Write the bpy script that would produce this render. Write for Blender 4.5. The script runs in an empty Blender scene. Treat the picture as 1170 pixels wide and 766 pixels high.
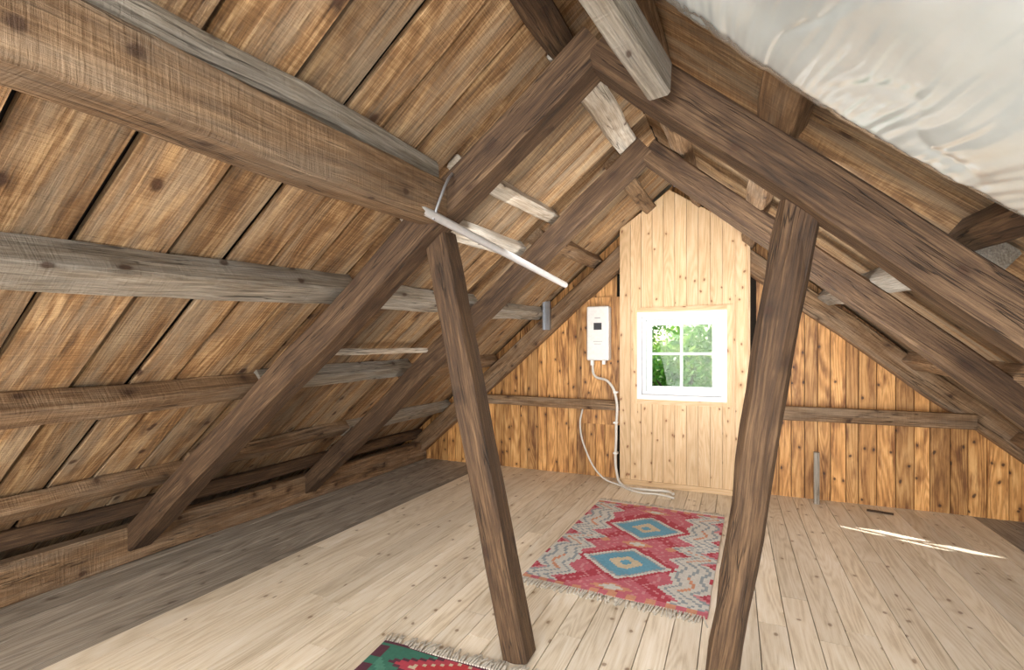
import bpy, math, random
from mathutils import Vector, noise as mn
random.seed(7)
R=random.random
def U(a,b): return a+(b-a)*R()
col=bpy.context.scene.collection

# ---------------- materials ----------------
class NT:
    def __init__(s,name):
        s.m=bpy.data.materials.new(name); s.m.use_nodes=True
        s.n=s.m.node_tree.nodes; s.l=s.m.node_tree.links
        s.b=s.n['Principled BSDF']
    def new(s,t,**k):
        x=s.n.new(t)
        for a,v in k.items(): setattr(x,a,v)
        return x
    def link(s,a,b): s.l.new(a,b)
    def math(s,op,a,b=None,c=None):
        x=s.n.new('ShaderNodeMath'); x.operation=op
        for i,v in enumerate((a,b,c)):
            if v is None: continue
            if isinstance(v,(int,float)): x.inputs[i].default_value=v
            else: s.link(v,x.inputs[i])
        return x.outputs[0]
    def vmul(s,a,v):
        x=s.n.new('ShaderNodeVectorMath'); x.operation='MULTIPLY'
        s.link(a,x.inputs[0]); x.inputs[1].default_value=v; return x.outputs[0]
    def mix(s,f,a,b,mode='MIX'):
        x=s.n.new('ShaderNodeMix'); x.data_type='RGBA'; x.blend_type=mode
        for i,v in ((0,f),(6,a),(7,b)):
            if isinstance(v,(int,float)): x.inputs[i].default_value=v
            elif isinstance(v,tuple): x.inputs[i].default_value=(*v,1)
            else: s.link(v,x.inputs[i])
        return x.outputs[2]
    def ramp(s,f,stops):
        x=s.n.new('ShaderNodeValToRGB'); e=x.color_ramp.elements
        while len(e)<len(stops): e.new(.5)
        for i,(p,c) in enumerate(stops):
            e[i].position=p; e[i].color=(*c,1) if len(c)==3 else c
        s.link(f,x.inputs[0]); return x.outputs[0]

def wood(name,cols,rnd=.3,knot=.8,kn_d=.72,kn_s=7.0,grey=None,greyamt=.5,rough=.75,bump=.35,saw=0.0,knotcol=(.05,.02,.008),stain=0.0,ring=.22,ringf=42,fib=.4,crack=0.0,sawc=0.0):
    t=NT(name)
    wc=t.new('ShaderNodeAttribute',attribute_name='wc').outputs['Vector']
    rn=t.new('ShaderNodeAttribute',attribute_name='rnd').outputs['Fac']
    def noise(v,sc=1,det=6,ro=.6,dis=0):
        x=t.new('ShaderNodeTexNoise'); t.link(v,x.inputs['Vector'])
        x.inputs['Scale'].default_value=sc; x.inputs['Detail'].default_value=det
        x.inputs['Roughness'].default_value=ro; x.inputs['Distortion'].default_value=dis
        return x.outputs['Fac']
    n1=noise(t.vmul(wc,(5,130,130)),1,5,.7)
    n2=noise(t.vmul(wc,(1.6,9,9)),1,6,.68,.4)
    n3=noise(t.vmul(wc,(.75,7,4)),1,1,.4,.3)
    rg=t.math('SINE',t.math('MULTIPLY',n3,ringf*2.2))
    rg=t.math('MULTIPLY',t.math('ADD',rg,1),.5)
    v=t.new('ShaderNodeTexVoronoi',feature='F1',voronoi_dimensions='2D'); v.inputs['Scale'].default_value=kn_s
    nd=noise(wc,9,2,.5)
    xx=t.new('ShaderNodeVectorMath',operation='MULTIPLY_ADD'); xx.inputs[1].default_value=(.8,1.15,1)
    t.link(wc,xx.inputs[0]); 
    cb=t.new('ShaderNodeCombineXYZ'); t.link(t.math('MULTIPLY',nd,.05),cb.inputs[0]); t.link(t.math('MULTIPLY',nd,.04),cb.inputs[1]); t.link(cb.outputs[0],xx.inputs[2])
    t.link(xx.outputs[0],v.inputs['Vector'])
    sp=t.new('ShaderNodeSeparateColor'); t.link(v.outputs['Color'],sp.inputs[0])
    on=t.math('GREATER_THAN',sp.outputs[0],kn_d)
    core=t.math('MULTIPLY',t.ramp(v.outputs['Distance'],[(.06,(1,1,1)),(.12,(0,0,0))]),on)
    halo=t.math('MULTIPLY',t.ramp(v.outputs['Distance'],[(.10,(1,1,1)),(.30,(0,0,0))]),on)
    f=t.math('ADD',t.math('MULTIPLY',n1,fib),t.math('MULTIPLY',n2,1-fib-ring*.5))
    f=t.math('ADD',f,t.math('MULTIPLY',rg,ring*.5))
    f=t.math('SUBTRACT',f,t.math('MULTIPLY',halo,.10*knot))
    sn=None
    if saw:
        sn=noise(t.vmul(wc,(110,6,6)),1,3,.6)
        if sawc: f=t.math('ADD',f,t.math('MULTIPLY',t.math('SUBTRACT',sn,.5),sawc))
    c=t.ramp(f,[(.33,cols[0]),(.5,cols[1]),(.66,cols[2])])
    if grey:
        g=noise(t.vmul(wc,(1.2,6,6)),1.3,5,.65)
        gm=t.ramp(g,[(.56-.3*greyamt,(0,0,0)),(.76-.3*greyamt,(1,1,1))])
        gc=t.ramp(n1,[(.3,tuple(x*.4 for x in grey)),(.68,grey)])
        c=t.mix(t.math('MULTIPLY',gm,min(1,greyamt*1.5)),c,gc)
    if stain:
        g=noise(t.vmul(wc,(2.2,12,12)),1,4,.6)
        gm=t.ramp(g,[(.52,(1,1,1)),(.66,(.35,.24,.16))])
        c=t.mix(stain,c,gm,'MULTIPLY')
    ck=None
    if crack:
        g=noise(t.vmul(wc,(1.3,26,26)),1,3,.55,.3)
        ck=t.ramp(g,[(.485,(0,0,0)),(.5,(1,1,1)),(.515,(0,0,0))])
        g2=noise(t.vmul(wc,(1.6,4,4)),1,2,.5)
        ck=t.math('MULTIPLY',ck,t.ramp(g2,[(.48,(0,0,0)),(.56,(1,1,1))]))
        c=t.mix(t.math('MULTIPLY',ck,crack),c,(.012,.006,.003))
    c=t.mix(t.math('MULTIPLY',core,knot),c,knotcol)
    br=t.math('ADD',t.math('MULTIPLY',rn,rnd*2),1-rnd)
    x=t.new('ShaderNodeVectorMath',operation='SCALE'); t.link(c,x.inputs[0]); t.link(br,x.inputs['Scale'])
    t.link(x.outputs[0],t.b.inputs['Base Color'])
    t.b.inputs['Roughness'].default_value=rough
    hb=t.math('ADD',n1,t.math('ADD',t.math('MULTIPLY',rg,.15),t.math('MULTIPLY',n2,.8)))
    if ck is not None: hb=t.math('SUBTRACT',hb,ck)
    if sn is not None: hb=t.math('ADD',hb,t.math('MULTIPLY',sn,saw))
    b=t.new('ShaderNodeBump'); b.inputs['Strength'].default_value=bump; b.inputs['Distance'].default_value=.006
    t.link(hb,b.inputs['Height']); t.link(b.outputs[0],t.b.inputs['Normal'])
    return t.m
def plain(name,c,rough=.5,metal=0,nz=0):
    t=NT(name); t.b.inputs['Roughness'].default_value=rough; t.b.inputs['Metallic'].default_value=metal
    x=t.new('ShaderNodeTexNoise'); x.inputs['Scale'].default_value=40
    tc=t.new('ShaderNodeTexCoord'); t.link(tc.outputs['Object'],x.inputs['Vector'])
    k=max(nz,.04)
    cc=t.ramp(x.outputs['Fac'],[(.3,tuple(a*(1-k) for a in c)),(.7,tuple(min(1,a*(1+k)) for a in c))])
    t.link(cc,t.b.inputs['Base Color']); return t.m

M={}
M['board']=wood('roof_board_wood',((.050,.023,.009),(.245,.132,.054),(.60,.405,.21)),rnd=.38,saw=1.1,sawc=.16,knot=.9,kn_d=.78,kn_s=5,grey=(.45,.36,.25),greyamt=.42,bump=.85,ring=.16,fib=.42)
M['rafter']=wood('rafter_wood',((.015,.0075,.004),(.080,.043,.021),(.21,.130,.068)),rnd=.15,knot=.6,bump=.8,ring=.08,crack=.9,fib=.5)
M['post']=wood('post_wood',((.016,.008,.004),(.080,.042,.019),(.21,.125,.062)),rnd=.1,knot=.7,bump=.8,ring=.08,crack=.9,fib=.5)
M['purlin']=wood('purlin_wood',((.06,.030,.013),(.20,.115,.055),(.44,.29,.165)),rnd=.15,grey=(.42,.33,.24),greyamt=.33,saw=.9,sawc=.1,bump=.95,ring=.08,crack=.8,fib=.5)
M['purlin_grey']=wood('weathered_purlin_wood',((.09,.07,.05),(.24,.20,.15),(.50,.44,.36)),rnd=.15,grey=(.46,.43,.38),greyamt=.5,saw=.6,bump=.95,ring=.08,crack=.8,fib=.5)
M['purlin_pale']=wood('pale_batten_wood',((.20,.15,.10),(.47,.39,.30),(.76,.70,.60)),rnd=.12,grey=(.72,.69,.62),greyamt=.45,saw=.6,bump=.9,ring=.1,crack=.7)
M['floor']=wood('pine_floor_wood',((.54,.44,.31),(.77,.68,.54),(.87,.80,.69)),rnd=.11,knot=.7,kn_d=.80,kn_s=9,rough=.5,bump=.08,knotcol=(.18,.10,.05),ring=.2)
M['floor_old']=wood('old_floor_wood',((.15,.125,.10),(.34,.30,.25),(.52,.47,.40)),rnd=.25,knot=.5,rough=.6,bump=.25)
M['gable']=wood('gable_board_wood',((.20,.08,.02),(.54,.27,.085),(.78,.47,.19)),rnd=.28,knot=.9,kn_s=9,kn_d=.75,rough=.5,bump=.2,stain=.85)
M['panel']=wood('pine_panel_wood',((.52,.33,.165),(.70,.49,.28),(.78,.60,.39)),rnd=.08,knot=.85,kn_s=10,kn_d=.72,rough=.55,bump=.08,knotcol=(.22,.08,.03),ring=.2)
M['dark']=plain('dark_backing',(.012,.009,.007),.95)
M['white']=plain('white_paint',(.80,.82,.85),.35)
M['enamel']=plain('white_enamel',(.80,.80,.78),.3)
M['black']=plain('display_black',(.02,.022,.03),.4)
M['grey']=plain('grey_print',(.45,.45,.47),.5)
M['pvc']=plain('pvc_tube',(.60,.61,.62),.3,.3)
M['steel']=plain('galvanised_steel',(.38,.40,.43),.4,.8)
M['cable']=plain('cable_white',(.70,.68,.63),.45)

# ---------------- mesh builder ----------------
class MB:
    def __init__(s): s.v=[];s.f=[];s.wc=[];s.r=[];s.mi=[]
    def beam(s,p0,p1,w,h,up=(0,0,1),seg=1,jit=0,ch=0,mat=0,rnd=None,taper=1):
        p0=Vector(p0);p1=Vector(p1);d=p1-p0;L=d.length;d.normalize()
        up=Vector(up); side=d.cross(up).normalized(); u=side.cross(d).normalized()
        off=Vector((U(0,60),U(0,60),U(0,60))); rr=R() if rnd is None else rnd
        if ch: prof=[(-w/2+ch,-h/2),(w/2-ch,-h/2),(w/2,-h/2+ch),(w/2,h/2-ch),(w/2-ch,h/2),(-w/2+ch,h/2),(-w/2,h/2-ch),(-w/2,-h/2+ch)]
        else: prof=[(-w/2,-h/2),(w/2,-h/2),(w/2,h/2),(-w/2,h/2)]
        n=len(prof); b=len(s.v)
        for i in range(seg+1):
            t=i/seg; k=1+(taper-1)*t
            wob=Vector((0,0,0))
            if jit:
                ns=off.x+t*L*1.5
                wob=side*(mn.noise(Vector((ns,off.y,0)))*jit*1.5)+u*(mn.noise(Vector((ns,off.y,9)))*jit*1.5)
            for a,c in prof:
                ja=U(-jit,jit)*.35; jc=U(-jit,jit)*.35
                s.v.append(p0+d*(L*t)+side*(a*k+ja)+u*(c*k+jc)+wob)
                s.wc.append(Vector((L*t,a+c*.9,c-a*.5))+off); s.r.append(rr)
        for i in range(seg):
            for j in range(n):
                a=b+i*n+j; c=b+i*n+(j+1)%n
                s.f.append((a,c,c+n,a+n)); s.mi.append(mat)
        s.f.append(tuple(b+j for j in reversed(range(n)))); s.mi.append(mat)
        s.f.append(tuple(b+seg*n+j for j in range(n))); s.mi.append(mat)
    def poly_prism(s,pts,y0,y1,rnd=None,mat=0):
        off=Vector((U(0,60),U(0,60),U(0,60))); rr=R() if rnd is None else rnd
        b=len(s.v); n=len(pts)
        for y in (y0,y1):
            for x,z in pts:
                s.v.append(Vector((x,y,z))); s.wc.append(Vector((z,x,y))+off); s.r.append(rr)
        s.f.append(tuple(b+j for j in range(n))); s.f.append(tuple(b+n+j for j in reversed(range(n)))); s.mi+= [mat,mat]
        for j in range(n):
            a=b+j;c=b+(j+1)%n
            s.f.append((c,a,a+n,c+n)); s.mi.append(mat)
    def box(s,x0,x1,y0,y1,z0,z1,mat=0,rnd=None):
        d=[x1-x0,y1-y0,z1-z0]; k=d.index(max(d)); c=[(x0+x1)/2,(y0+y1)/2,(z0+z1)/2]
        a=list(c);b=list(c); lo=(x0,y0,z0);hi=(x1,y1,z1); a[k]=lo[k]; b[k]=hi[k]
        if k==0: s.beam(a,b,d[1],d[2],(0,0,1),mat=mat,rnd=rnd)
        elif k==1: s.beam(a,b,d[0],d[2],(0,0,1),mat=mat,rnd=rnd)
        else: s.beam(a,b,d[0],d[1],(0,1,0),mat=mat,rnd=rnd)
    def obj(s,name,mats,parent=None,bevel=0):
        me=bpy.data.meshes.new(name); me.from_pydata([tuple(v) for v in s.v],[],s.f)
        for m in mats: me.materials.append(m)
        me.polygons.foreach_set('material_index',s.mi)
        a=me.attributes.new('wc','FLOAT_VECTOR','POINT'); a.data.foreach_set('vector',[c for v in s.wc for c in v])
        a=me.attributes.new('rnd','FLOAT','POINT'); a.data.foreach_set('value',s.r)
        me.update()
        import bmesh
        bm=bmesh.new(); bm.from_mesh(me); bmesh.ops.recalc_face_normals(bm,faces=bm.faces); bm.to_mesh(me); bm.free()
        o=bpy.data.objects.new(name,me); col.objects.link(o)
        if parent: o.parent=parent
        if bevel:
            b=o.modifiers.new('b','BEVEL'); b.width=bevel; b.segments=3
        return o
def empty(name,loc=(0,0,0)):
    e=bpy.data.objects.new(name,None); col.objects.link(e); return e
def curve(name,pts,rad,mat,parent=None,bez=True,cyc=False):
    cu=bpy.data.curves.new(name,'CURVE'); cu.dimensions='3D'; cu.bevel_depth=rad; cu.bevel_resolution=4; cu.use_fill_caps=True
    if bez:
        sp=cu.splines.new('BEZIER'); sp.bezier_points.add(len(pts)-1)
        for q,p in zip(sp.bezier_points,pts): q.co=p; q.handle_left_type=q.handle_right_type='AUTO'
    else:
        sp=cu.splines.new('POLY'); sp.points.add(len(pts)-1)
        for q,p in zip(sp.points,pts): q.co=(*p,1)
    cu.materials.append(mat)
    o=bpy.data.objects.new(name,cu); col.objects.link(o)
    if parent: o.parent=parent
    return o

# ---------------- layout ----------------
XR=-.52; EL=-3.95; ER=2.70; YB=-2.6; YG=5.05
def A(y): return 2.70+.083*(y-1.83)
def roofz(x,y):
    return A(y)*(1-((XR-x)/(XR-EL) if x<XR else (x-XR)/(ER-XR)))

# floors
mb=MB(); x=-2.58
while x<1.70:
    w=.122; x1=min(x+w,1.71); y=YB-U(0,3)
    while y<YG:
        y1=y+U(2.0,4.0)
        mb.box(x+.0020,x1-.0020,max(y,YB)+.0015,min(y1,YG-.01)-.0015,-.03,0) if y1>YB else None
        y=y1
    x+=w
mb.obj('floor',[M['floor']])
mb=MB()
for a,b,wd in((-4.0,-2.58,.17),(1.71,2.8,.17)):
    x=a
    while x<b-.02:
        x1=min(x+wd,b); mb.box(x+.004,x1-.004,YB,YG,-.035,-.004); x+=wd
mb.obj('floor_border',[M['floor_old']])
mb=MB(); mb.box(-4.1,2.9,YB,YG+.1,-.12,-.04); mb.obj('floor_subfloor',[M['dark']])

# roof boards
for nm,E in(('ceiling_left',EL),('ceiling_right',ER)):
    mb=MB(); mf=MB(); y=YB
    sgn=-1 if E<0 else 1
    while y<YG+.0:
        w=U(.17,.28)
        if y+w>YG+.08: w=YG+.1-y
        yc=y+w/2
        p0=Vector((E,yc,0)); p1=Vector((XR+sgn*.004,yc,A(yc)))
        d=(p1-p0).normalized(); nrm=Vector((0,1,0)).cross(d) 
        if nrm.z<0: nrm=-nrm
        o=nrm*(.012+U(-.004,.009))
        mb.beam(p0+o,p1+o,w-U(.010,.030),.022,nrm,seg=10,jit=.005)
        o=nrm*.06
        mf.beam(p0+o,p1+o+d*.05,w+.002,.02,nrm)  # dark layer added behind the boards to stop light leaking through gaps
        y+=w
    mb.obj(nm,[M['board']])
    mf.obj('roof_backing_'+nm[8:],[M['dark']])

# trusses
def truss(y,ax,az,lx,rx,w,h,mat='rafter'):
    e=empty('roof_truss')
    for nm,fx in(('rafter_left',lx),('rafter_right',rx)):
        mb=MB(); p0=Vector((fx,y,-.03)); p1=Vector((ax,y,az)); d=(p1-p0).normalized()
        n=Vector((0,1,0)).cross(d)
        if n.z<0:n=-n
        ex=.07 if fx<0 else .03
        mb.beam(p0+n*h/2,p1+d*ex+n*h/2,w,h,n,seg=16,jit=.010,ch=.010,rnd=.45)
        o=mb.obj(nm,[M[mat]],e)
        if fx>0: o.location.y=.004
    return e
truss(1.83,-.48,2.36,-3.52,2.24,.14,.14)
truss(3.20,-.52,2.50,-3.50,2.42,.13,.14)
truss(4.94,-.55,2.55,-3.56,2.58,.12,.18,'purlin')

# purlins
def purlin(x,y0,y1,w,h,mat,dz=0,x2=None,z=None,z2=None,name='roof_purlin'):
    x2=x if x2 is None else x2
    mb=MB()
    za=(roofz(x,y0)-h*.5*1.12+dz) if z is None else z
    zb=(roofz(x2,y1)-h*.5*1.12+dz) if z2 is None else z2
    if z is None: n=Vector((-.62,0,.78)) if x<XR else Vector((.64,0,.77))
    else: n=Vector((0,0,1))
    mb.beam((x,y0,za),(x2,y1,zb),w,h,n,seg=max(4,int((y1-y0)*7)),jit=.010,ch=.010)
    return mb.obj(name,[M[mat]])
purlin(-1.17,YB,1.755,.14,.17,'purlin',z=1.755,z2=1.925)
purlin(-1.21,YB,1.80,.10,.08,'purlin_grey',z=1.91,z2=2.09)
purlin(-1.82,YB,1.95,.12,.12,'purlin_grey')
purlin(-2.46,YB,1.90,.12,.10,'purlin',dz=-.01)
purlin(-3.17,YB,1.95,.12,.09,'purlin')
purlin(-.64,YB,2.0,.11,.11,'rafter')
purlin(-.64,1.95,3.25,.13,.11,'purlin_pale')
purlin(-1.16,1.95,3.3,.08,.09,'purlin_pale')
purlin(-1.42,1.95,3.25,.11,.08,'purlin_pale')
purlin(-1.85,1.95,3.3,.13,.10,'purlin_grey')
purlin(-2.45,1.90,3.3,.12,.10,'purlin_grey')
purlin(-2.15,1.96,3.22,.06,.035,'purlin_pale',z=1.29,z2=1.31,name='loose_batten')
purlin(-3.12,1.95,3.3,.12,.09,'purlin')
for X,m in((-.75,'purlin'),(-1.30,'purlin'),(-1.9,'purlin_grey'),(-2.5,'purlin'),(-3.12,'purlin_grey')):
    purlin(X,3.3,5.0,.12,.10,m)
purlin(-.30,YB,5.0,.10,.09,'purlin')
purlin(.15,YB,1.95,.13,.12,'purlin'); purlin(.13,1.95,5,.12,.10,'purlin')
purlin(.66,YB,1.98,.08,.10,'rafter'); purlin(.72,1.98,5,.12,.10,'purlin_grey')
for X in(1.3,1.95,2.4): purlin(X,YB,5,.12,.10,'purlin')
mb=MB(); mb.beam((-3.42,YB,.11),(-3.45,4.98,.11),.10,.22,seg=30,jit=.006,ch=.01); mb.obj('wall_plate',[M['purlin']])
mb=MB(); mb.beam((-3.5,YB,.30),(-3.52,4.98,.31),.12,.10,seg=30,jit=.006,ch=.01); mb.obj('wall_plate',[M['rafter']])
mb=MB(); mb.beam((2.3,YB,.08),(2.3,4.98,.08),.12,.16,seg=30,jit=.006,ch=.01); mb.obj('wall_plate',[M['purlin']])
mb=MB(); mb.beam((-.475,.62,2.36),(-.222,1.66,2.185),.075,.12,(0,0,1),seg=8,jit=.004,ch=.008); mb.obj('ridge_brace',[M['purlin_grey']])

# posts
mb=MB(); mb.beam((-.835,1.92,0),(-1.225,1.90,1.83),.11,.12,(0,1,0),seg=14,jit=.006,ch=.008); mb.obj('support_post',[M['post']])
mb=MB(); mb.beam((-.072,1.92,0),(.20,1.90,1.80),.10,.10,(.25,1,0),seg=14,jit=.014,ch=.02,taper=1.25); mb.obj('support_post',[M['post']])

# gable wall
mb=MB(); x=-3.95
def top(q): return max(.02,roofz(q,YG)-.005)
while x<2.65:
    w=U(.085,.13); x1=x+w-.006
    if not(x1>-1.0 and x<.10):
        pts=[(x,-.02),(x1,-.02),(x1,top(x1)),(x,top(x))]
        mb.poly_prism(pts,YG-.02+U(-.004,.002),YG+.005)
    else:
        pts=[(x,2.1),(x1,2.1),(x1,top(x1)),(x,top(x))]
        mb.poly_prism(pts,YG-.02,YG+.005)
    x+=w
mb.obj('wall_gable',[M['gable']])
mb=MB()
mb.poly_prism([(-4,-.1),(-1.02,-.1),(-1.02,roofz(-1.02,YG)),(-4,0)],YG+.02,YG+.03)
mb.poly_prism([(-1.02,2.1),(.12,2.1),(.12,roofz(.12,YG)),(-.5,A(YG)),(-1.02,roofz(-1.02,YG))],YG+.02,YG+.03)
mb.poly_prism([(.12,-.1),(2.75,-.1),(2.75,0),(.12,roofz(.12,YG))],YG+.02,YG+.03)
mb.obj('wall_gable_sheathing',[M['dark']])

# boxed pine panel with window opening
WX0,WX1,WZ0,WZ1=-.86,-.06,.84,1.68
PY=4.85; PX0,PX1=-1.03,.13; PK=-.56
def ptop(q): return 2.835-.69*abs(q-PK)
mb=MB()
cuts=[PX0]; x=PX0
while x<PX1-.05: x=min(x+.104,PX1); cuts.append(x)
if PX1-cuts[-1]>.001: cuts.append(PX1)
for a,b in zip(cuts[:-1],cuts[1:]):
    b2=b-.004
    def strip(a,b2,rr):
        if b2-a<.004: return
        if b2<=WX0+.001 or a>=WX1-.001: segs=[(0,None)]
        else: segs=[(0,WZ0),(WZ1,None)]
        for z0,z1 in segs:
            if z1 is None:
                pts=[(a,z0),(b2,z0),(b2,ptop(b2))]
                if a<PK<b2: pts.append((PK,ptop(PK)))
                pts.append((a,ptop(a)))
            else: pts=[(a,z0),(b2,z0),(b2,z1),(a,z1)]
            mb.poly_prism(pts,PY,PY+.02,rnd=rr)
    rr=R(); br=[q for q in(WX0,WX1) if a<q<b2]
    if br: strip(a,br[0],rr); strip(br[0],b2,rr)
    else: strip(a,b2,rr)
mb.box(PX0,PX0+.02,PY+.02,YG,0,ptop(PX0)-.02); mb.box(PX1-.02,PX1,PY+.02,YG,0,ptop(PX1)-.02)
g0,g1=PX0+.02,PX1-.02
mb.poly_prism([(g0,WZ1),(g1,WZ1),(g1,ptop(g1)-.01),(PK,ptop(PK)-.01),(g0,ptop(g0)-.01)],PY+.021,PY+.03)
mb.poly_prism([(g0,0),(g1,0),(g1,WZ0),(g0,WZ0)],PY+.021,PY+.03)
mb.poly_prism([(g0,WZ0),(WX0,WZ0),(WX0,WZ1),(g0,WZ1)],PY+.021,PY+.03)
mb.poly_prism([(WX1,WZ0),(g1,WZ0),(g1,WZ1),(WX1,WZ1)],PY+.021,PY+.03)
mb.obj('wall_window_panel',[M['panel']])
mb=MB()
for a,b,c,d in((WX0-.045,WX0,WZ0-.045,WZ1+.045),(WX1,WX1+.045,WZ0-.045,WZ1+.045)): mb.box(a,b,PY-.015,PY,c,d)
mb.box(WX0,WX1,PY-.015,PY,WZ1,WZ1+.045); mb.box(WX0,WX1,PY-.015,PY,WZ0-.045,WZ0)
mb.box(PX0,PX1,PY-.014,PY,0,.05)
mb.obj('trim_1',[M['panel']])
we=empty('window_1')
def frame(x0,x1,z0,z1,wd,y0,y1,name,mat='white'):
    mb=MB()
    mb.box(x0,x0+wd,y0,y1,z0,z1); mb.box(x1-wd,x1,y0,y1,z0,z1)
    mb.box(x0+wd,x1-wd,y0,y1,z0,z0+wd); mb.box(x0+wd,x1-wd,y0,y1,z1-wd,z1)
    return mb.obj(name,[M[mat]],we,bevel=.003)
frame(WX0,WX1,WZ0,WZ1,.045,PY-.02,PY+.07,'outer_frame')
frame(WX0+.045,WX1-.045,WZ0+.045,WZ1-.045,.03,PY+.035,PY+.07,'inner_frame')
frame(WX0+.085,WX1-.075,WZ0+.078,WZ1-.078,.05,PY+.005,PY+.052,'sash')
mb=MB(); cx=(WX0+WX1)/2+.005; cz=(WZ0+WZ1)/2+.02
mb.box(cx-.012,cx+.012,PY+.018,PY+.046,WZ0+.125,WZ1-.125); mb.box(WX0+.13,WX1-.12,PY+.019,PY+.045,cz-.012,cz+.012)
mb.obj('muntins',[M['white']],we)
mb=MB(); mb.box(cx-.06,cx+.06,PY-.02,PY-.008,WZ0+.095,WZ0+.112); mb.box(cx-.02,cx+.02,PY-.010,PY+.006,WZ0+.088,WZ0+.120); mb.obj('latch',[M['steel']],we,bevel=.003)
g=NT('window_glass'); 
tr=g.new('ShaderNodeBsdfTransparent'); gl=g.new('ShaderNodeBsdfGlossy'); gl.inputs['Roughness'].default_value=.02
mx=g.new('ShaderNodeMixShader'); mx.inputs[0].default_value=.01; g.link(tr.outputs[0],mx.inputs[1]); g.link(gl.outputs[0],mx.inputs[2])
g.link(mx.outputs[0],g.n['Material Output'].inputs[0])
mb=MB(); mb.box(WX0+.12,WX1-.11,PY+.030,PY+.034,WZ0+.12,WZ1-.12); mb.obj('glass',[g.m],we)

mb=MB(); mb.beam((-2.62,PY+.05,.77),(-1.03,PY+.05,.76),.05,.10,seg=10,jit=.003,ch=.005); mb.obj('wall_rail',[M['purlin']])
mb=MB(); mb.beam((.13,PY+.02,.765),(1.68,PY+.02,.765),.05,.12,seg=10,jit=.003,ch=.005); mb.obj('wall_rail',[M['purlin']])
mb=MB(); x=-1.46
while x<-1.05: mb.box(x,x+.103,4.99,5.02,.55,1.86); x+=.106
mb.obj('wall_backing_boards',[M['gable']])
mb=MB(); mb.box(.62,.66,PY+.02,PY+.06,0,.44); mb.obj('wall_batten',[M['purlin_grey']])

he=empty('electric_water_heater')
mb=MB(); mb.box(-1.372,-1.142,4.86,4.98,1.21,1.76); mb.obj('casing',[M['enamel']],he,bevel=.018)
mb=MB(); mb.box(-1.295,-1.215,4.853,4.862,1.52,1.59); mb.obj('display',[M['black']],he)
mb=MB()
mb.box(-1.285,-1.23,4.855,4.861,1.635,1.645); mb.box(-1.30,-1.21,4.855,4.861,1.40,1.406); mb.box(-1.29,-1.22,4.855,4.861,1.375,1.38)
mb.obj('print',[M['grey']],he)
mb=MB(); mb.box(-1.34,-1.31,4.90,4.94,1.16,1.215); mb.box(-1.22,-1.19,4.90,4.94,1.17,1.215); mb.obj('glands',[M['enamel']],he)
curve('hose',[(-1.325,4.92,1.17),(-1.30,4.90,1.06),(-1.14,4.83,1.0),(-1.07,4.82,.88),(-1.06,4.82,.5),(-1.05,4.81,.1),(-1.0,4.76,.02),(-.75,4.66,.016),(-.55,4.68,.016),(-.50,4.62,.016)],.013,M['cable'],he)
curve('cable',[(-1.44,4.97,.72),(-1.45,4.90,.55),(-1.38,4.86,.3),(-1.2,4.8,.06),(-1.0,4.72,.014),(-.8,4.56,.014),(-.6,4.56,.014),(-.48,4.50,.014)],.009,M['cable'],he)
for zz in(.9,.6,.3):
    mb=MB(); mb.box(-1.085,-1.045,4.80,4.855,zz-.008,zz+.008); mb.obj('clip',[M['enamel']],he)

te=empty('conduit_tube')
curve('tube',[(-1.12,1.50,1.865),(-.97,2.95,1.72)],.018,M['pvc'],te,bez=False)
curve('elbow',[(-1.12,1.50,1.865),(-1.125,1.46,1.875),(-1.12,1.44,1.90)],.019,M['pvc'],te)
curve('bracket',[(-1.10,1.66,1.83),(-1.08,1.67,1.90),(-1.06,1.70,1.99),(-1.07,1.755,2.04)],.006,M['steel'],te)
mb=MB(); X,Y,Z=-1.80,4.86,1.53; mb.box(X-.04,X+.04,Y,Y+.01,Z,Z+.30); mb.box(X-.04,X-.03,Y-.03,Y,Z,Z+.30); mb.box(X+.03,X+.04,Y-.03,Y,Z,Z+.30); 
mb.obj('steel_hanger_bracket',[M['steel']])
mb=MB(); mb.beam((.98,4.82,.012),(1.15,4.78,.012),.015,.015); mb.obj('wood_offcut',[M['rafter']])

# ---------------- rugs ----------------
def q(v,n): return math.floor(v*n)/n
RED=(.46,.055,.085);PINK=(.58,.15,.20);WHT=(.66,.65,.61);BLU=(.14,.36,.50);GRY=(.32,.37,.40);ORG=(.66,.32,.20);TAN=(.60,.51,.36);GRN=(.04,.17,.12);DRK=(.10,.03,.05);ROS=(.64,.27,.30)
def tri(x): x=x%1; return 1-abs(2*x-1)
def pat1(s,t):
    s=q(s,60)+1/120; t=q(t,96)+1/192
    ds=abs(s-.5); 
    if t<.03 or t>.97: return PINK if (int(s*20)%2) else ORG
    for tc in(.28,.68):
        m=ds/.27+abs(t-tc)/.15
        if m<.16: return BLU
        if m<.40: return TAN
        if m<.80: return BLU
        if m<.88: return GRY
        if m<1.0: return WHT
        if m<1.12: return RED
    m=ds/.12+min(abs(t-.48),abs(t-.06),abs(t-.91))/.035
    if m<.6: return WHT
    if m<1: return ORG
    m=abs(ds-.22)/.04+abs(t-.48)/.025
    if m<1: return ORG
    saw=abs(((t*8)%1)*2-1)
    lev=ds*2+.34*(saw-.5)*(.6+.4*math.cos(6.28*t*2))
    if lev<.56: return ROS if int(lev*30)%6==0 else PINK if int(t*14+ds*10)%3 else RED
    if lev<.62: return WHT
    if lev<.66: return GRY
    if lev<.76: return WHT
    if lev<.80: return ORG if int(t*8)%2 else GRY
    if lev<.88: return WHT
    if lev<.93: return GRY
    if lev<1.0: return WHT if int(t*8)%3 else ROS
    if lev<1.06: return RED
    return PINK
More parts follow.
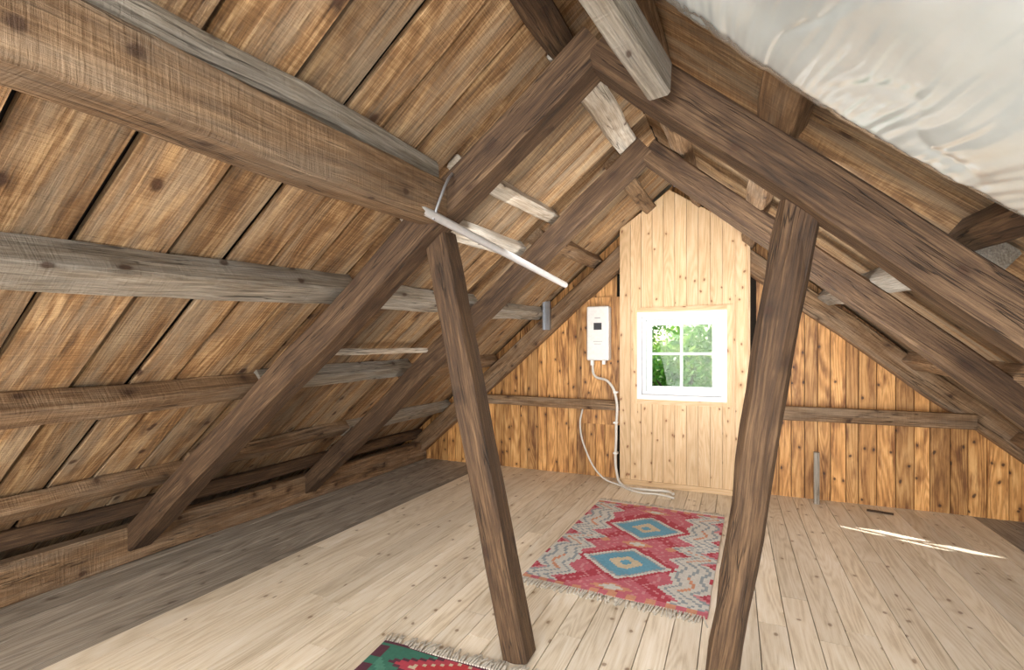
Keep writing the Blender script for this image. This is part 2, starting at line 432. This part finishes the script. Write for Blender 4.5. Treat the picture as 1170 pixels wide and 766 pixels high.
def pat2(s,t):
    s=q(s,60)+1/120; t=q(t,96)+1/192
    if t>.985: return DRK
    if s<.05 or s>.95: return DRK if int(t*40)%3 else GRN
    m=abs(s-.42)/.27+abs(t-.925)/.085
    if m<.25: return WHT
    if m<.75: return (.50,.04,.05)
    if m<.84: return TAN
    if m<1.1: return RED
    if m<1.2: return DRK
    if t>.72: return GRN if int((s*20+t*30))%7 else (.07,.24,.17)
    m=abs(tri(s*3)-.5)+abs(tri(t*5)-.5)
    if m<.2: return WHT
    if m<.4: return RED
    if m<.5: return ORG
    return GRN if int(s*3)%2 else RED
def rug(name,c,w,l,ang,pat,fr=(True,True)):
    t=NT('kilim_weave')
    at=t.new('ShaderNodeAttribute',attribute_name='Col'); tc=t.new('ShaderNodeTexCoord')
    nz=t.new('ShaderNodeTexNoise'); nz.inputs['Scale'].default_value=60; t.link(tc.outputs['Object'],nz.inputs['Vector'])
    cc=t.mix(.35,at.outputs['Color'],t.ramp(nz.outputs['Fac'],[(.3,(.5,.5,.5)),(.7,(1,1,1))]),'MULTIPLY')
    t.link(cc,t.b.inputs['Base Color']); t.b.inputs['Roughness'].default_value=.95
    wv=t.new('ShaderNodeTexWave',bands_direction='Y'); wv.inputs['Scale'].default_value=90; t.link(tc.outputs['Object'],wv.inputs['Vector'])
    bp=t.new('ShaderNodeBump'); bp.inputs['Strength'].default_value=.3; bp.inputs['Distance'].default_value=.002
    t.link(wv.outputs['Fac'],bp.inputs['Height']); t.link(bp.outputs[0],t.b.inputs['Normal'])
    e=empty(name); e.location=c; e.rotation_euler=(0,0,ang)
    nx,ny=120,192; v=[];f=[];cl=[]
    sd=U(0,50)
    for j in range(ny+1):
        for i in range(nx+1):
            s=i/nx;tt=j/ny
            z=.006+.014*max(0,mn.noise(Vector((s*2+sd,tt*5,sd))))
            ed=.008*mn.noise(Vector((tt*6,sd,0))); 
            v.append(((s-.5)*w+ed,(tt-.5)*l+.012*mn.noise(Vector((s*4,sd,3))),z))
    for j in range(ny):
        for i in range(nx):
            a=j*(nx+1)+i; f.append((a,a+1,a+nx+2,a+nx+1)); cl.append(pat((i+.5)/nx,(j+.5)/ny))
    me=bpy.data.meshes.new('weave'); me.from_pydata(v,[],f)
    ca=me.color_attributes.new('Col','FLOAT_COLOR','CORNER')
    ca.data.foreach_set('color',[k for c_ in cl for _ in range(4) for k in(*c_,1)])
    me.materials.append(t.m)
    o=bpy.data.objects.new('weave',me); col.objects.link(o); o.parent=e
    so=o.modifiers.new('s','SOLIDIFY'); so.thickness=.005; so.offset=-1
    mb=MB()
    for side,on in((-1,fr[0]),(1,fr[1])):
        if not on: continue
        x=-w/2
        while x<w/2:
            L=U(.05,.08); dx=U(-.025,.025)
            y=side*l/2
            mb.beam((x,y-side*.005,.009),(x+dx*.4,y+side*L*.5,.010),.008,.006,rnd=R())
            mb.beam((x+dx*.4,y+side*L*.5,.010),(x+dx,y+side*L,.004),.007,.005,rnd=R())
            x+=.0125
    mb.obj('fringe',[plain('wool_fringe',(.58,.54,.47),.95,nz=.2)],e)
rug('kilim_rug',(-.595,3.38,0),1.0,1.62,math.radians(-2),pat1)
rug('kilim_rug.001',(-.89,1.03,0),.98,1.5,math.radians(3),pat2)

# ---------------- insulation bag ----------------
t=NT('insulation_plastic')
tc=t.new('ShaderNodeTexCoord')
n=t.new('ShaderNodeTexNoise'); n.inputs['Scale'].default_value=2.5; n.inputs['Detail'].default_value=6; t.link(tc.outputs['Object'],n.inputs['Vector'])
t.link(t.ramp(n.outputs['Fac'],[(.3,(.42,.48,.50)),(.7,(.66,.74,.77))]),t.b.inputs['Base Color'])
t.b.inputs['Roughness'].default_value=.24; t.b.inputs['Metallic'].default_value=.1
t.b.inputs['Coat Weight'].default_value=1.0; t.b.inputs['Coat Roughness'].default_value=.06
nx,ny=620,280; v=[];f=[]
for j in range(ny+1):
    for i in range(nx+1):
        s=i/nx; tt=j/ny
        X=-.24+s*1.75; Y=-1.2+tt*(1.41+1.2)
        edge=min(1,(1-tt)*16,s*14,(1-s)*12)
        sag=(.04+.08*math.sin(math.pi*min(1,s*1.15)))*math.sqrt(max(0,edge))+.05*math.sin(math.pi*min(1,s*1.2))
        wr=.012*mn.noise(Vector((X*2.2,Y*2.5,1)))
        k=max(0,tt-.5)/.5
        wx=X+.03*mn.noise(Vector((X*3,Y*3,4)))
        wr+=.0042*mn.noise(Vector((wx*30+Y*2,Y*2.2,5)))*(.3+1.2*k)
        wr+=.0022*mn.noise(Vector((wx*80+Y*6,Y*5,3)))*(.3+k)
        r2=1-abs(mn.noise(Vector((X*8+Y*3,Y*2-X,8))))*9
        wr+=.0035*max(0,r2)**1.3
        z=roofz(X,Y)-.09-sag+wr*(.4+.6*edge)
        v.append((X,Y+.02*math.sin(s*9)*tt+.008*mn.noise(Vector((X*14,0,0)))*tt,z))
for j in range(ny):
    for i in range(nx):
        a=j*(nx+1)+i; f.append((a,a+1,a+nx+2,a+nx+1))
me=bpy.data.meshes.new('insulation_sheet'); me.from_pydata(v,[],f); me.materials.append(t.m)
for p in me.polygons: p.use_smooth=True
o=bpy.data.objects.new('insulation_sheet',me); col.objects.link(o)
so=o.modifiers.new('s','SOLIDIFY'); so.thickness=.02; so.offset=1

mb=MB(); x=-3.95
while x<2.65:
    x1=x+.148; pts=[(x,0),(x1,0),(x1,max(.02,roofz(x1,YB))),(x,max(.02,roofz(x,YB)))]
    mb.poly_prism(pts,YB-.03,YB); x+=.15
mb.obj('wall_rear',[M['gable']])

# ---------------- outside ----------------
def leaf_mat():
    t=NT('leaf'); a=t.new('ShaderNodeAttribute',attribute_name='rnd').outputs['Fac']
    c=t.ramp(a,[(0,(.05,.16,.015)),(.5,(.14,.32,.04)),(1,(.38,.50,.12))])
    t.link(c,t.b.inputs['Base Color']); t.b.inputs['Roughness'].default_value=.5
    tl=t.new('ShaderNodeBsdfTranslucent'); t.link(c,tl.inputs[0]); m=t.new('ShaderNodeMixShader'); m.inputs[0].default_value=.4
    t.link(t.b.outputs[0],m.inputs[1]); t.link(tl.outputs[0],m.inputs[2]); t.link(m.outputs[0],t.n['Material Output'].inputs[0]); return t.m
LM=leaf_mat()
def tree(x,y,z0,h,rad,n):
    e=empty('garden_tree')
    mb=MB(); mb.beam((x,y,z0),(x,y,z0+h*.8),.3,.3,(0,1,0),seg=6,jit=.03,ch=.08,taper=.4)
    cl=[]
    for k in range(14):
        a=U(0,6.28); r=rad*U(.2,.8); cz=z0+h*U(.45,1)
        p=Vector((x+r*math.cos(a),y+r*math.sin(a),cz)); cl.append((p,rad*U(.3,.5)))
        mb.beam((x,y,z0+h*U(.35,.6)),p,.07,.07,(0,1,.1),seg=3,jit=.02,taper=.4)
    mb.obj('trunk',[M['rafter']],e)
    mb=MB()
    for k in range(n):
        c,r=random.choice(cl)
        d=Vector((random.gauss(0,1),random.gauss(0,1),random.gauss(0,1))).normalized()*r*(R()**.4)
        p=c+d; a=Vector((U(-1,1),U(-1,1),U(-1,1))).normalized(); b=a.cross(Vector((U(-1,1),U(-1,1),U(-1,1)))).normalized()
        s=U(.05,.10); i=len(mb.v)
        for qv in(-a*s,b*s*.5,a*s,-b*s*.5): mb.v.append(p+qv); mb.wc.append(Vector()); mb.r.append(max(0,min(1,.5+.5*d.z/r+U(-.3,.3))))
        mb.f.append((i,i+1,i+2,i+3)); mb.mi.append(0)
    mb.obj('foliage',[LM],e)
tree(-.9,12,-3,4.9,2.0,8000)
tree(-3.4,15,-3,6.2,2.4,8000)
tree(1.4,16,-3,5.6,2.2,7000)
mb=MB(); mb.box(-30,30,6,60,-3.1,-3,rnd=.3); mb.obj('ground_lawn',[plain('lawn',(.10,.22,.04),.9,nz=.3)])

# ---------------- lights ----------------
def area(name,loc,tgt,sx,sy,e,c=(1,1,1),spread=180):
    l=bpy.data.lights.new(name,'AREA'); l.shape='RECTANGLE'; l.size=sx; l.size_y=sy; l.energy=e; l.color=c; l.spread=math.radians(spread)
    o=bpy.data.objects.new(name,l); col.objects.link(o); o.location=loc
    o.rotation_euler=(Vector(tgt)-Vector(loc)).to_track_quat('-Z','Y').to_euler(); return o
area('rear_window_light',(-.3,-2.3,1.15),(-.3,3,1.1),2.6,1.5,190,(1,.99,.97))
area('right_fill_light',(1.0,.0,1.0),(-.2,4.6,1.2),1.2,1.2,40,(1,1,1))  # added fill out of view on the right, no fixture there
area('left_fill_light',(-2.5,-.7,.8),(-1.2,3.4,1.1),1.1,1.0,52,(1,.94,.84))  # warm fill added beyond the left of the frame, not a real lamp
area('high_fill_light',(-.9,-.4,2.0),(-.4,3.0,0),.8,.5,28,(1,.98,.94))  # added high fill behind the camera, not a ceiling fixture
area('mid_fill_light',(-.5,2.25,2.0),(-.1,4.6,.1),1.6,.4,16,(1,.99,.97))  # added fill facing away from camera, brightens the gable end and far floor
area('low_fill_left',(.6,2.4,.45),(-1.5,4.2,2.6),.8,.5,22,(1,.97,.92),95)  # added upward fill for the far left roof slope, unseen from the camera
area('low_fill_right',(-1.2,2.5,.45),(1.5,4.5,2.3),.7,.5,20,(1,.97,.93),95)  # unseen fill added to lift the far right rafters and boards
s=bpy.data.lights.new('sun','SUN'); s.energy=10; s.angle=.01; s.color=(1,.97,.92)
so=bpy.data.objects.new('sun',s); col.objects.link(so)
so.rotation_euler=Vector((1.6,-.70,-1.34)).to_track_quat('-Z','Y').to_euler()
w=bpy.data.worlds.new('World'); bpy.context.scene.world=w; w.use_nodes=True
nt=w.node_tree; sk=nt.nodes.new('ShaderNodeTexSky'); sk.sky_type='NISHITA'; sk.sun_disc=False; sk.sun_elevation=math.radians(38); sk.sun_rotation=math.radians(-70); sk.air_density=1; sk.dust_density=2
nt.links.new(sk.outputs[0],nt.nodes['Background'].inputs[0]); nt.nodes['Background'].inputs[1].default_value=.6
bpy.context.scene.view_settings.view_transform='Standard'

# ---------------- camera ----------------
cam=bpy.data.cameras.new('camera'); co=bpy.data.objects.new('camera',cam); col.objects.link(co)
co.location=(0,0,1.3); co.rotation_euler=(math.pi/2,0,math.atan2(.4131,.9107))
cam.sensor_width=36; cam.lens=560/1170*36; cam.shift_y=19/1170; cam.clip_start=.02
bpy.context.scene.camera=co
